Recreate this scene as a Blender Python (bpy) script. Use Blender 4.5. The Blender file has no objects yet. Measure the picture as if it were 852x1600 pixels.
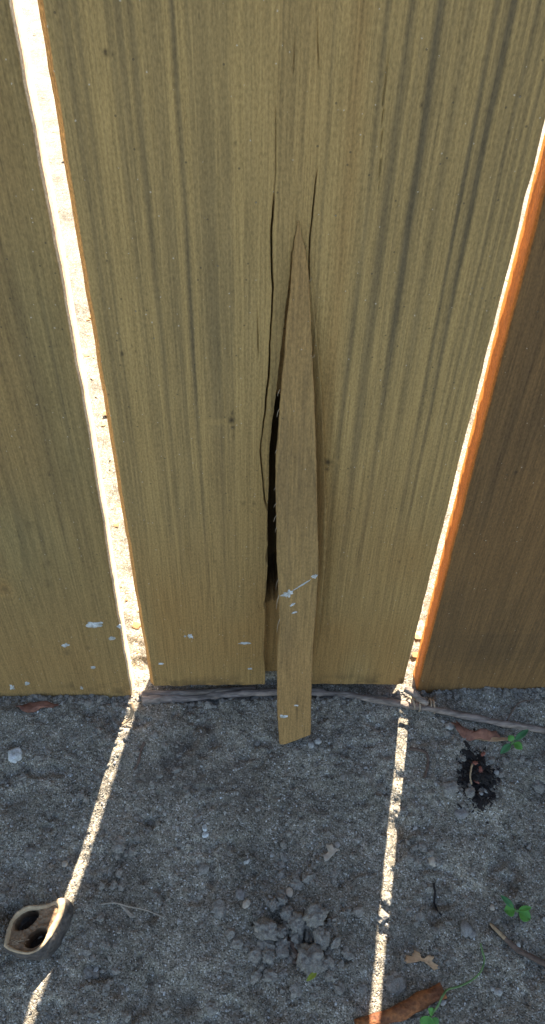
import bpy, bmesh, math, random
import numpy as np
from mathutils import Vector, Matrix, noise as mnoise

SC = bpy.context.scene
COL = SC.collection
random.seed(7)

# ------------------------------------------------------------------ camera, world, sun, exposure
F = 1200.0                                    # focal length in photograph pixels (852 x 1600)
CAM = np.array([-0.018705, -0.236154, 0.378304])
PITCH, YAW, ROLL = 0.779692, -0.050949, 0.027826
SUN_AZ, SUN_EL = math.radians(12.9), math.radians(43)
SUN_STRENGTH, SKY_STRENGTH, EXPOSURE = 5.0, 0.08, 2.55


def axes():
    cp, sp = math.cos(PITCH), math.sin(PITCH)
    cy, sy = math.cos(YAW), math.sin(YAW)
    Z = np.array([[cy, -sy, 0], [sy, cy, 0], [0, 0, 1.]])
    fw, up, rt = Z @ np.array([0, cp, -sp]), Z @ np.array([0, sp, cp]), Z @ np.array([1., 0, 0])
    cr, sr = math.cos(ROLL), math.sin(ROLL)
    return cr * rt + sr * up, -sr * rt + cr * up, fw


RT, UP, FW = axes()
cam_data = bpy.data.cameras.new('camera')
cam = bpy.data.objects.new('camera', cam_data)
COL.objects.link(cam)
cam.matrix_world = Matrix(((RT[0], UP[0], -FW[0], CAM[0]), (RT[1], UP[1], -FW[1], CAM[1]),
                           (RT[2], UP[2], -FW[2], CAM[2]), (0, 0, 0, 1)))
cam_data.sensor_fit = 'VERTICAL'
cam_data.sensor_height = 24.0
cam_data.lens = F / 1600.0 * 24.0
cam_data.clip_start = 0.01
cam_data.clip_end = 1000.0
SC.camera = cam

world = bpy.data.worlds.new('World')
SC.world = world
world.use_nodes = True
wn = world.node_tree
wn.nodes.clear()
w_out = wn.nodes.new('ShaderNodeOutputWorld')
w_bg = wn.nodes.new('ShaderNodeBackground')
w_sky = wn.nodes.new('ShaderNodeTexSky')
w_sky.sky_type = 'NISHITA'
w_sky.sun_disc = False
w_sky.sun_elevation = SUN_EL
w_sky.sun_rotation = SUN_AZ
wn.links.new(w_sky.outputs[0], w_bg.inputs[0])
w_bg.inputs[1].default_value = SKY_STRENGTH
wn.links.new(w_bg.outputs[0], w_out.inputs[0])

sun_data = bpy.data.lights.new('sun', 'SUN')
sun_data.energy = SUN_STRENGTH
sun_data.angle = math.radians(0.5)
sun_data.color = (1.0, 0.93, 0.82)
sun = bpy.data.objects.new('sun', sun_data)
COL.objects.link(sun)
to_sun = Vector((math.sin(SUN_AZ) * math.cos(SUN_EL), math.cos(SUN_AZ) * math.cos(SUN_EL), math.sin(SUN_EL)))
sun.rotation_euler = (-to_sun).to_track_quat('-Z', 'Y').to_euler()

vs = SC.view_settings
vs.view_transform = 'Standard'
vs.look = 'None'
vs.gamma = 1.0
vs.use_curve_mapping = False
vs.exposure = EXPOSURE

# ------------------------------------------------------------------ measuring helpers


def ray(px, py):
    return FW + RT * (px - 426) / F + UP * (800 - py) / F


def at_ground(px, py, z=0.0):
    d = ray(px, py)
    return CAM + d * ((z - CAM[2]) / d[2])


def at_fence(px, py, y=0.0):
    d = ray(px, py)
    return CAM + d * ((y - CAM[1]) / d[1])


_rng = np.random.RandomState(11)
_T = [_rng.rand(256, 256) for _ in range(16)]


def vnoise(x, y, seed=0):
    """smooth value noise, about -1..1"""
    t = _T[seed % 16]
    x = np.asarray(x, float) + 37.7 * seed
    y = np.asarray(y, float) + 91.3 * seed
    xi, yi = np.floor(x).astype(int), np.floor(y).astype(int)
    fx, fy = x - xi, y - yi
    fx, fy = fx * fx * (3 - 2 * fx), fy * fy * (3 - 2 * fy)
    a, b = t[xi % 256, yi % 256], t[(xi + 1) % 256, yi % 256]
    c, d = t[xi % 256, (yi + 1) % 256], t[(xi + 1) % 256, (yi + 1) % 256]
    return 2 * ((a * (1 - fx) + b * fx) * (1 - fy) + (c * (1 - fx) + d * fx) * fy) - 1


def fbm(x, y, seed=0, oct=3, gain=0.5):
    s, a, f = 0, 1.0, 1.0
    for o in range(oct):
        s = s + a * vnoise(x * f, y * f, seed + o)
        a *= gain
        f *= 2.03
    return s


def sstep(a, b, x):
    t = np.clip((x - a) / (b - a), 0, 1)
    return t * t * (3 - 2 * t)


# ------------------------------------------------------------------ object helpers


def tag(o, label=None, cat=None, group=None, kind=None):
    if label: o['label'] = label
    if cat: o['category'] = cat
    if group: o['group'] = group
    if kind: o['kind'] = kind
    return o


def mesh_np(name, verts, faces, mat, parent=None, attrs=None, smooth=True):
    """faces: list of arrays, each (n, k)"""
    me = bpy.data.meshes.new(name)
    verts = np.asarray(verts, np.float32)
    me.vertices.add(len(verts))
    me.vertices.foreach_set('co', verts.ravel())
    idx = np.concatenate([np.asarray(f, np.int32).ravel() for f in faces])
    tot = np.concatenate([np.full(len(f), np.asarray(f).shape[1], np.int32) for f in faces])
    st = np.concatenate([[0], np.cumsum(tot)[:-1]]).astype(np.int32)
    me.loops.add(len(idx))
    me.loops.foreach_set('vertex_index', idx)
    me.polygons.add(len(tot))
    me.polygons.foreach_set('loop_start', st)
    me.polygons.foreach_set('loop_total', tot)
    me.polygons.foreach_set('use_smooth', np.full(len(tot), smooth))
    for k, v in (attrs or {}).items():
        a = me.attributes.new(k, 'FLOAT', 'POINT')
        a.data.foreach_set('value', np.asarray(v, np.float32).ravel())
    me.update(calc_edges=True)
    me.validate()
    me.materials.append(mat)
    o = bpy.data.objects.new(name, me)
    COL.objects.link(o)
    if parent: o.parent = parent
    return o


def obj_bm(name, bm, mat, parent=None, smooth=True, loc=None):
    me = bpy.data.meshes.new(name)
    bmesh.ops.recalc_face_normals(bm, faces=bm.faces)
    for f in bm.faces: f.smooth = smooth
    bm.to_mesh(me)
    bm.free()
    me.materials.append(mat)
    o = bpy.data.objects.new(name, me)
    COL.objects.link(o)
    if loc is not None: o.location = loc
    if parent: o.parent = parent
    return o


def empty(name, loc=(0, 0, 0)):
    o = bpy.data.objects.new(name, None)
    o.empty_display_size = 0.01
    COL.objects.link(o)
    o.location = loc
    return o


# ------------------------------------------------------------------ material helpers


class NT:
    def __init__(self, name, rough=0.8):
        self.m = bpy.data.materials.new(name)
        self.m.use_nodes = True
        self.t = self.m.node_tree
        self.p = self.t.nodes['Principled BSDF']
        self.p.inputs['Roughness'].default_value = rough
        self.p.inputs['Specular IOR Level'].default_value = 0.25
        self.co = self.t.nodes.new('ShaderNodeTexCoord').outputs['Object']

    def n(self, kind, **kw):
        nd = self.t.nodes.new(kind)
        for k, v in kw.items(): setattr(nd, k, v)
        return nd

    def put(self, sock, v):
        if hasattr(v, 'is_output') or isinstance(v, bpy.types.NodeSocket): self.t.links.new(v, sock)
        else: sock.default_value = v

    def map(self, scale, loc=(0, 0, 0)):
        m = self.n('ShaderNodeMapping')
        self.t.links.new(self.co, m.inputs[0])
        m.inputs['Scale'].default_value = scale
        m.inputs['Location'].default_value = loc
        return m.outputs[0]

    def noise(self, scale, detail=3, rough=0.55, loc=(0, 0, 0), dist=0.0):
        if not isinstance(scale, tuple): scale = (scale,) * 3
        t = self.n('ShaderNodeTexNoise')
        self.t.links.new(self.map(scale, loc), t.inputs['Vector'])
        t.inputs['Scale'].default_value = 1.0
        t.inputs['Detail'].default_value = detail
        t.inputs['Roughness'].default_value = rough
        t.inputs['Distortion'].default_value = dist
        return t.outputs[0]

    def voronoi(self, scale, feature='F1'):
        t = self.n('ShaderNodeTexVoronoi', feature=feature)
        self.t.links.new(self.map((scale,) * 3), t.inputs['Vector'])
        t.inputs['Scale'].default_value = 1.0
        return t

    def attr(self, name):
        return self.n('ShaderNodeAttribute', attribute_name=name).outputs['Fac']

    def math(self, op, a, b=0.0, clamp=False):
        m = self.n('ShaderNodeMath', operation=op, use_clamp=clamp)
        self.put(m.inputs[0], a)
        self.put(m.inputs[1], b)
        return m.outputs[0]

    def mr(self, v, a, b, c=0.0, d=1.0):
        m = self.n('ShaderNodeMapRange')
        self.put(m.inputs[0], v)
        for i, x in enumerate((a, b, c, d)): m.inputs[i + 1].default_value = x
        return m.outputs[0]

    def mix(self, f, a, b, mode='MIX'):
        m = self.n('ShaderNodeMix', data_type='RGBA', blend_type=mode)
        self.put(m.inputs[0], f)
        for s, v in ((m.inputs[6], a), (m.inputs[7], b)):
            if isinstance(v, tuple): v = (*v[:3], 1)
            self.put(s, v)
        return m.outputs[2]

    def ramp(self, v, stops):
        r = self.n('ShaderNodeValToRGB')
        self.put(r.inputs[0], v)
        el = r.color_ramp.elements
        while len(el) < len(stops): el.new(0.5)
        for e, (p, c) in zip(el, stops):
            e.position = p
            e.color = (*c, 1)
        return r.outputs[0]

    def gain(self, col, f):
        """multiply a colour by a scalar socket"""
        c = self.n('ShaderNodeCombineColor')
        for i in range(3): self.put(c.inputs[i], f)
        return self.mix(1.0, col, c.outputs[0], 'MULTIPLY')

    def done(self, col, bump=None, strength=0.5, dist=0.0005):
        self.put(self.p.inputs['Base Color'], col)
        if bump is not None:
            b = self.n('ShaderNodeBump')
            b.inputs['Strength'].default_value = strength
            b.inputs['Distance'].default_value = dist
            self.t.links.new(bump, b.inputs['Height'])
            self.t.links.new(b.outputs[0], self.p.inputs['Normal'])
        return self.m


def wood_mat(name, light, grey, warm, seed=0.0, speck=1.0, fibre=0.30, edge=(0.62, 0.50, 0.32)):
    k = NT(name, 0.82)
    L = (seed, seed * .7, seed * .3)
    fine = k.noise((1300, 300, 28), 3, 0.6, L)
    mid = k.noise((260, 120, 5), 3, 0.6, L)
    blotch = k.noise((22, 22, 9), 3, 0.55, L)
    fuzz = k.noise((1500, 1500, 700), 2, 0.6, L)
    streak = k.math('ADD', k.attr('streak'), k.mr(mid, 0.3, 0.7, -0.09, 0.09))
    streak = k.math('ADD', streak, k.mr(blotch, 0.3, 0.7, -0.10, 0.10), True)
    col = k.mix(streak, light, grey)
    col = k.mix(k.math('MULTIPLY', k.attr('warm'), 0.9, True), col, warm)
    saw = k.noise((200, 2500, 900), 3, 0.6, L)
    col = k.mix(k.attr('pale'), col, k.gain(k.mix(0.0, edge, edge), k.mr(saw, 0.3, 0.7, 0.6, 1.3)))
    g = k.math('ADD', k.mr(fine, 0.25, 0.75, 1 - fibre, 1 + fibre), k.mr(fuzz, 0.25, 0.75, -0.26, 0.26))
    col = k.gain(col, g)
    vo = k.voronoi(560)
    lum = k.n('ShaderNodeSeparateColor')
    k.t.links.new(vo.outputs['Color'], lum.inputs[0])
    sp = k.math('MULTIPLY', k.math('LESS_THAN', vo.outputs['Distance'], k.mr(fuzz, 0.35, 0.65, 0.02, 0.2)),
                k.math('GREATER_THAN', lum.outputs[0], 1 - 0.085 * speck))
    col = k.mix(k.math('MULTIPLY', sp, 0.6), col, (0.50, 0.44, 0.34))
    dk = k.math('MULTIPLY', k.math('LESS_THAN', vo.outputs['Distance'], 0.2),
                k.math('LESS_THAN', lum.outputs[1], 0.010 * speck))
    col = k.mix(k.math('MULTIPLY', dk, 0.6), col, (0.05, 0.04, 0.025))
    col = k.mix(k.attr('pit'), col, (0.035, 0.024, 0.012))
    h = k.math('ADD', fine, k.math('MULTIPLY', fuzz, 0.5))
    return k.done(col, h, 0.55, 0.00035)


M_WOOD_MID = wood_mat('treated_pine', (0.325, 0.212, 0.076), (0.122, 0.087, 0.041), (0.275, 0.152, 0.047), 0.0, 1.2, 0.28, (0.48, 0.24, 0.07))
M_WOOD_LEFT = wood_mat('green_tinted_pine', (0.260, 0.180, 0.067), (0.105, 0.080, 0.038), (0.260, 0.150, 0.050), 3.1, 1.2, 0.28)
M_WOOD_RIGHT = wood_mat('dark_brown_pine', (0.150, 0.082, 0.030), (0.068, 0.041, 0.018), (0.185, 0.096, 0.031), 6.7, 1.0, 0.28, (0.34, 0.125, 0.026))
M_WOOD_SPLINTER = wood_mat('split_pine', (0.270, 0.168, 0.060), (0.110, 0.077, 0.036), (0.290, 0.160, 0.054), 9.2, 0.5, 0.28)


def sand_mat():
    k = NT('grey_sand', 0.95)
    v1 = k.voronoi(1700)
    s1 = k.n('ShaderNodeSeparateColor')
    k.t.links.new(v1.outputs['Color'], s1.inputs[0])
    grain = k.ramp(s1.outputs[0], [(0.0, (0.070, 0.058, 0.042)), (0.2, (0.145, 0.120, 0.084)),
                                   (0.7, (0.245, 0.206, 0.148)), (0.92, (0.31, 0.27, 0.21)), (1.0, (0.48, 0.44, 0.37))])
    patch = k.noise(26, 4, 0.6)
    clump = k.noise(170, 3, 0.6, (3, 1, 0))
    col = k.gain(grain, k.mr(patch, 0.3, 0.7, 0.62, 1.25))
    col = k.gain(col, k.mr(clump, 0.3, 0.7, 0.70, 1.25))
    col = k.mix(k.attr('damp'), col, (0.075, 0.06, 0.045))
    h = k.math('ADD', k.math('MULTIPLY', v1.outputs['Distance'], -1.0), k.noise(500, 3, 0.6))
    return k.done(col, h, 0.8, 0.0005)


M_SAND = sand_mat()


def plain_mat(name, col, var=0.3, scale=300, rough=0.8, second=None, bump=0.5, dist=0.0004, stretch=None):
    k = NT(name, rough)
    sc = stretch or (scale,) * 3
    a = k.noise(sc, 4, 0.6)
    b = k.noise(tuple(s * 0.22 for s in sc), 2, 0.5, (5, 2, 1))
    c = col
    if second: c = k.mix(k.mr(b, 0.38, 0.62), col, second)
    else: c = k.mix(0.0, col, col)
    c = k.gain(c, k.mr(a, 0.25, 0.75, 1 - var, 1 + var))
    return k.done(c, a, bump, dist)


def tone_mat(name, stops, rough=0.9):
    k = NT(name, rough)
    c = k.ramp(k.attr('tone'), stops)
    n = k.noise(1800, 2, 0.6)
    return k.done(k.gain(c, k.mr(n, 0.3, 0.7, 0.75, 1.25)), n, 0.5, 0.0003)


M_CLOD = plain_mat('clod_soil', (0.235, 0.203, 0.160), 0.5, 1300, 0.95, (0.185, 0.160, 0.126), 0.9, 0.0006)
M_WHITE = plain_mat('white_paint', (0.55, 0.54, 0.50), 0.4, 1200, 0.8, (0.30, 0.28, 0.23))
M_VINE = plain_mat('dry_vine_bark', (0.25, 0.19, 0.145), 0.55, 400, 0.9, (0.125, 0.095, 0.072), 1.0, 0.0008, (160, 900, 900))
M_TENDRIL = plain_mat('tan_tendril', (0.30, 0.22, 0.14), 0.3, 700, 0.8)
M_BARK = plain_mat('orange_bark', (0.27, 0.098, 0.03), 0.55, 520, 0.7, (0.13, 0.045, 0.017), 1.0, 0.0010)
M_GREEN = plain_mat('bright_leaf', (0.085, 0.22, 0.035), 0.2, 500, 0.45, (0.065, 0.17, 0.03), 0.3, 0.0002)
M_GREEN_D = plain_mat('bluish_leaf', (0.055, 0.15, 0.05), 0.2, 500, 0.5, (0.045, 0.12, 0.045), 0.3, 0.0002)
M_STEM = plain_mat('green_stem', (0.10, 0.16, 0.05), 0.2, 600, 0.5)
M_YELLOW = plain_mat('yellow_leaf', (0.22, 0.24, 0.03), 0.25, 500, 0.6)
M_REDLEAF = plain_mat('red_brown_leaf', (0.20, 0.085, 0.05), 0.4, 400, 0.75, (0.12, 0.05, 0.032), 0.7, 0.0004)
M_TANLEAF = plain_mat('tan_leaf', (0.44, 0.27, 0.14), 0.25, 500, 0.75, (0.34, 0.20, 0.10), 0.5, 0.0003)
M_TANSTONE = plain_mat('tan_stone', (0.37, 0.30, 0.22), 0.25, 600, 0.8)
M_GREYSTONE = plain_mat('grey_stone', (0.19, 0.17, 0.145), 0.45, 1100, 0.8)
M_PALESTONE = plain_mat('pale_stone', (0.30, 0.275, 0.235), 0.4, 1100, 0.7)
M_SHELL = plain_mat('nut_outer_shell', (0.10, 0.082, 0.066), 0.5, 500, 0.9, (0.055, 0.045, 0.038), 1.0, 0.0009)
M_RIM = plain_mat('nut_rim', (0.42, 0.30, 0.175), 0.3, 600, 0.7, (0.30, 0.205, 0.115), 0.5, 0.0004)
def lining_mat():
    k = NT('nut_lining', 0.75)
    a = k.noise(450, 4, 0.6)
    b = k.noise((120, 500, 120), 3, 0.6)
    c = k.mix(k.mr(b, 0.35, 0.65), (0.15, 0.088, 0.045), (0.25, 0.158, 0.085))
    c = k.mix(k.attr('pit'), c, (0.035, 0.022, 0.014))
    return k.done(k.gain(c, k.mr(a, 0.25, 0.75, 0.6, 1.4)), a, 0.8, 0.0006)


M_INNER = lining_mat()
M_TWIG = plain_mat('dark_twig', (0.10, 0.065, 0.045), 0.4, 500, 0.85)
M_TWIGTAN = plain_mat('tan_twig', (0.30, 0.20, 0.11), 0.35, 500, 0.85)
M_STRAW = plain_mat('pale_straw', (0.28, 0.23, 0.17), 0.3, 600, 0.8)
M_BLACK = plain_mat('charred_bits', (0.020, 0.015, 0.012), 0.6, 900, 0.92)
M_REDSEED = plain_mat('red_seed', (0.22, 0.075, 0.045), 0.35, 600, 0.55)
M_GRAIN = tone_mat('sand_grain', [(0.0, (0.06, 0.05, 0.04)), (0.2, (0.14, 0.12, 0.095)), (0.75, (0.23, 0.20, 0.16)),
                                  (0.93, (0.34, 0.31, 0.26)), (1.0, (0.55, 0.53, 0.49))])
M_LITTER = tone_mat('leaf_litter', [(0.0, (0.22, 0.12, 0.05)), (1.0, (0.46, 0.30, 0.15))])

# ------------------------------------------------------------------ ground
DAMP = [(285, 1180, 55, .7), (360, 1215, 45, .55), (230, 1200, 30, .5), (745, 1225, 36, .7), (130, 1130, 45, .3),
        (60, 1390, 30, .3), (160, 1440, 34, .35), (605, 1400, 26, .3), (285, 1560, 30, .45),
        (690, 1395, 26, .3), (330, 1190, 30, .35), (640, 1440, 24, .25), (380, 1180, 22, .3), (30, 1250, 30, .3), (540, 1480, 24, .3)]
DAMP_W = [(*at_ground(a, b)[:2], c * 0.00031, s) for a, b, c, s in DAMP]
HOLES = [(745, 1220, 20, .0035), (462, 1462, 26, .005), (507, 1418, 7, .006), (432, 1420, 12, .004), (490, 1470, 18, .005), (820, 1403, 4, .004),
         (478, 1428, 9, .003), (290, 1553, 14, .003), (20, 1240, 16, .002), (80, 1330, 12, .002), (690, 1400, 10, .0015),
         (270, 1180, 24, .002), (370, 1180, 20, .002), (190, 1325, 12, .002), (330, 1580, 14, .002), (800, 1425, 8, .002)]
HOLES_W = [(*at_ground(a, b)[:2], c * 0.00034, s) for a, b, c, s in HOLES]
MOUNDS = [(480, 1450, 70, .003), (20, 1110, 60, .003), (745, 1230, 60, .002), (515, 1175, 26, .002), (170, 1115, 70, .002),
          (330, 1110, 90, .002), (690, 1115, 60, .002), (600, 1230, 60, .0015)]
MOUNDS_W = [(*at_ground(a, b)[:2], c * 0.00034, s) for a, b, c, s in MOUNDS]


def ground_z(x, y):
    x, y = np.asarray(x, float), np.asarray(y, float)
    r = np.hypot(x, y)
    near = 1 - sstep(0.6, 3.0, r)
    z = 0.0020 * fbm(x * 14, y * 14, 1, 2) - 0.10 * np.clip(-y - 0.01, 0, 0.2)
    z = z + 0.0011 * near * fbm(x * 55, y * 55, 3, 2)
    z = z + 0.0007 * near * fbm(x * 130, y * 130, 5, 2, 0.6)
    z = z - 0.0045 * near * np.maximum(fbm(x * 75, y * 75, 14, 3) - 0.42, 0)
    z = z - 0.0022 * near * np.maximum(fbm(x * 190, y * 190, 10, 2) - 0.50, 0)
    lump = np.maximum(fbm(x * 95, y * 95, 8, 2) - 0.45, 0)
    z = z + 0.0015 * near * lump
    z = z + 0.00019 * near * fbm(x * 600, y * 600, 6, 2, 0.7)
    for a, b, s, h in HOLES_W: z = z - h * np.exp(-((x - a) ** 2 + (y - b) ** 2) / s ** 2)
    for a, b, s, h in MOUNDS_W: z = z + h * np.exp(-((x - a) ** 2 + (y - b) ** 2) / s ** 2)
    mid = sstep(0.074, 0.064, np.abs(x))
    z = z - 0.003 * mid * sstep(-0.006, -0.001, y) * sstep(0.012, 0.006, y)          # shadow gap under the middle board
    z = z + 0.010 * mid * sstep(0.007, 0.012, y) * sstep(0.08, 0.03, y)              # soil banked up behind it
    z = z + sstep(0.1, 1.0, y) * (0.006 * vnoise(x * 9, y * 9, 12) + 0.003 * fbm(x * 30, y * 30, 13, 2))
    z = z + sstep(1, 6, r) * 0.03 * vnoise(x * .7, y * .7, 9)
    return z


def gz(p): return float(ground_z(np.array([p[0]]), np.array([p[1]]))[0])


def graded(a, b, step, far, growth=1.12):
    c = list(np.arange(a, b + step / 2, step))
    s, v = step, c[-1]
    while v < far:
        s *= growth
        v += s
        c.append(v)
    s, v, lo = step, a, []
    while v > -far:
        s *= growth
        v -= s
        lo.append(v)
    return np.array(lo[::-1] + c)


gx = graded(-0.185, 0.175, 0.00052, 150)
gy = graded(-0.185, 0.030, 0.00052, 150, 1.07)
X, Y = np.meshgrid(gx, gy)
Zg = ground_z(X, Y)
damp = np.zeros_like(X)
for a, b, s, h in DAMP_W:
    wob = 1 + 0.45 * fbm(X * 120, Y * 120, 4, 2)
    damp = np.maximum(damp, h * sstep(1.3, 0.5, np.hypot(X - a, Y - b) / s * wob))
damp *= 0.75 + 0.5 * fbm(X * 260, Y * 260, 2, 2)
nr, nc = X.shape
I = np.arange(nr * nc).reshape(nr, nc)
quads = np.stack([I[:-1, :-1], I[:-1, 1:], I[1:, 1:], I[1:, :-1]], -1).reshape(-1, 4)
ground = mesh_np('ground', np.stack([X, Y, Zg], -1).reshape(-1, 3), [quads], M_SAND, None, {'damp': np.clip(damp, 0, .8)})
tag(ground, kind='structure')
ground['label'] = 'loose grey sand in shade with bright sun streaks'

# ------------------------------------------------------------------ fence
fence = empty('fence', (0, 0, 0))
tag(fence, 'board fence of upright pine boards with sunlit gaps, the middle board split', 'fence')
TH = 0.0103


def build_board(xl, xr, zb, rows, dx, fields, mat, top=1.83, yf=0.0, thick=TH, pale=False, hollow=None):
    """a board as a relief: xl, xr, zb functions; fields(x, z) -> depth into the board, attributes"""
    nc = int(round((xr(np.array([0.1]))[0] - xl(np.array([0.1]))[0]) / dx)) + 1
    t = np.linspace(0, 1, nc)
    # finer columns near both edges, where they are rounded
    t = t - 0.35 / (2 * math.pi) * np.sin(2 * math.pi * t)
    if hollow is not None:
        xx = -0.0717 + 0.1417 * t
        xx = np.concatenate([xx[xx < -0.017], np.arange(-0.017, 0.016, 0.00014), xx[xx > 0.016]])
        t = (xx + 0.0717) / 0.1417
        nc = len(t)
    zz = np.asarray(rows)
    T, Zr = np.meshgrid(t, zz)
    XL, XR = xl(Zr), xr(Zr)
    Xb = XL + (XR - XL) * T
    bot = zb(Xb)
    Zb = np.where(Zr < 0.1, bot + (Zr - zz[0]) / (0.1 - zz[0]) * (0.1 - bot), Zr)
    dep, att = fields(Xb, Zb)
    ed = np.minimum(Xb - XL, XR - Xb)
    r = np.where((Xb - XL < 0.01) & (hollow is not None), 0.0021, 0.0018)
    e = np.clip(r - ed, 0, r)
    cham = (Xb - XL < 0.01) & (hollow is not None)            # this board has a planed-off arris on its left
    dep = dep + np.where(cham, np.clip(0.0021 + 0.0003 * vnoise(Zb * 60, Zb * 0, 7) - ed, 0, 0.003) * 1.1, r - np.sqrt(np.maximum(r * r - e * e, 0)))
    eb = np.clip(0.0012 - (Zb - bot), 0, 0.0012)
    dep = dep + eb * 0.6
    V = np.stack([Xb, yf + dep, Zb], -1).reshape(-1, 3)
    nr = len(zz)
    I = np.arange(nr * nc).reshape(nr, nc)
    q = [np.stack([I[:-1, :-1], I[:-1, 1:], I[1:, 1:], I[1:, :-1]], -1).reshape(-1, 4)]
    # back columns (own vertices) left and right
    bl = np.stack([Xb[:, 0], np.full(nr, yf + thick), Zb[:, 0]], -1)
    br = np.stack([Xb[:, -1], np.full(nr, yf + thick), Zb[:, -1]], -1)
    base = len(V)
    # the side walls repeat the front border so that the corner stays crisp
    fl, fr = V[I[:, 0]], V[I[:, -1]]
    V = np.concatenate([V, fl, bl, br, fr])
    A, B, Cc, D = [base + k * nr + np.arange(nr) for k in range(4)]
    walls = [(B, A), (Cc, B), (D, Cc)]
    extra = 0
    if hollow is not None:                      # back left open, unseen, for the added depth that blackens the hole
        xa, xb, za, zc = hollow
        cols = []
        for xv in (xa, xb):
            cols.append(np.arange(nr) + len(V))
            V = np.concatenate([V, np.stack([np.full(nr, xv), np.full(nr, yf + thick), Zb[:, nc // 2]], -1)])
        extra = 2
        keep = ~((Zb[:-1, nc // 2] > za) & (Zb[:-1, nc // 2] < zc))
        walls = [(B, A), (cols[0], B), (Cc, cols[1]), (D, Cc)]
        a, b = cols[1][:-1][keep], cols[0][:-1][keep]
        q.append(np.stack([a, b, cols[0][1:][keep], cols[1][1:][keep]], -1))
    for a, b in walls:
        q.append(np.stack([a[:-1], b[:-1], b[1:], a[1:]], -1))
    faces = q + [np.concatenate([I[0, :], [Cc[0], B[0]]])[::-1][None, :], np.concatenate([I[-1, :], [Cc[-1], B[-1]]])[None, :]]
    at = {}
    if pale: att['pale'] = np.where((XR - Xb if pale == 'right' else Xb - XL) < (0.0018 if hollow is not None else 0.0004), 1.0, 0.0)  # raw edge wood, tinted further to paint in sun glare and warm bounce
    for k, v in att.items():
        v = v.reshape(-1)
        at[k] = np.concatenate([v, v[I[:, 0]], v[I[:, 0]], v[I[:, -1]], v[I[:, -1]]] + [v[I[:, 0]]] * extra)
    return mesh_np('board', V, faces, mat, fence, at)


def rows_to(z0, step, fine_top=0.36, top=1.83):
    r = list(np.arange(z0, fine_top, step))
    s = step
    while r[-1] < top - 0.05:
        s *= 1.35
        r.append(min(r[-1] + min(s, 0.12), top))
    if r[-1] < top: r.append(top)
    return np.array(r)


def fx_poly(pts):
    """pixel polyline on the face of the fence -> (x, z) sorted by z"""
    w = np.array([at_fence(a, b)[[0, 2]] for a, b in pts])
    return w[np.argsort(w[:, 1])]


def px_spots(x, z, pts):
    s = np.zeros_like(x)
    for a, b, r, k in pts:
        p = at_fence(a, b)
        sc = np.linalg.norm(p - CAM) / F * 0.95
        s = np.maximum(s, k * np.exp(-((x - p[0]) ** 2 + ((z - p[2]) * 0.75) ** 2) / (r * sc) ** 2))
    return s


def bands(x, z, pts, row=0):
    """upright dark bands at measured places: (px at that row, half width px, strength)"""
    s = np.zeros_like(x)
    for i, (a, hw, k) in enumerate(pts):
        x0 = at_fence(a, row)[0]
        w = hw * 0.000165
        xx = x - x0 + 0.0006 * vnoise(z * 9, x * 0 + i * 3.7, 2) + 0.0003 * vnoise(z * 40, x * 0 + i * 1.7, 3)
        d = np.abs(xx) / (w * (1 + 0.3 * vnoise(z * 14, x * 0 + i * 2.3, 5)))
        m = k * np.exp(-d ** 2.4) * (0.85 + 0.3 * vnoise(z * 18, x * 0 + i * 5.1, 7))
        s = np.maximum(s, m)
    return s


# --- middle board: split from the foot up
HOLE_L = fx_poly([(466, 346), (458, 385), (455, 402), (453.5, 430), (449, 468), (445, 505), (438, 560), (431, 626), (423.6, 682), (421, 716),
                  (420.6, 766), (418.5, 795), (417.6, 840), (419, 851), (414.5, 874), (418.7, 884), (415, 934), (412, 946), (415, 955),
                  (414, 989), (412, 1020), (414.6, 1052), (414.6, 1080)])
HOLE_R = fx_poly([(484, 344), (483, 380), (485, 430), (490, 480), (498, 560), (503, 620), (507, 720), (509, 800), (507, 900), (498, 1000), (484, 1080)])
CRACK_A = fx_poly([(429, 290), (428, 320), (424.6, 350), (425, 400), (424.6, 430), (426.5, 455), (425, 490), (422.5, 525), (421.5, 560), (419, 600),
                   (414.5, 640), (411.5, 668), (408, 690), (406.5, 705), (409, 728), (411.5, 760), (413, 780), (417.5, 795)])
CRACK_B = fx_poly([(497, 255), (494.5, 275), (493, 288), (491, 315), (487, 346), (484.5, 380), (483, 420), (483.5, 440)])
CRACK_C = fx_poly([(430, 120), (431, 200), (431, 260), (429, 300)])
CRACK_D = fx_poly([(396, 960), (403, 962), (409, 955), (413, 946)])
HAIRS = [fx_poly(p) for p in ([(398, 782), (404, 772), (411, 766)], [(404, 814), (411, 800), (417, 793)], [(393, 935), (404, 945), (409, 958)],
                              [(611, 40), (600, 160), (592, 300)], [(462, 30), (458, 120)], [(497, 0), (496, 60), (498, 110)],
                              [(362, 640), (364, 665), (365, 690)], [(402, 470), (404, 560)], [(513, 718), (514, 740)])]
Z_690, Z_945 = at_fence(425, 695)[2], at_fence(425, 962)[2]


def groove(x, z, poly, w, depth, jit=0.0001):
    xc = np.interp(z, poly[:, 1], poly[:, 0]) + jit * fbm(z * 260, z * 0, 4, 3)
    lo, hi = poly[0, 1], poly[-1, 1]
    ends = sstep(lo - .002, lo + .006, z) * sstep(hi + .001, hi - .02, z)
    return depth * ends * np.exp(-((x - xc) / np.maximum(w, 0.00014)) ** 4), xc


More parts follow.
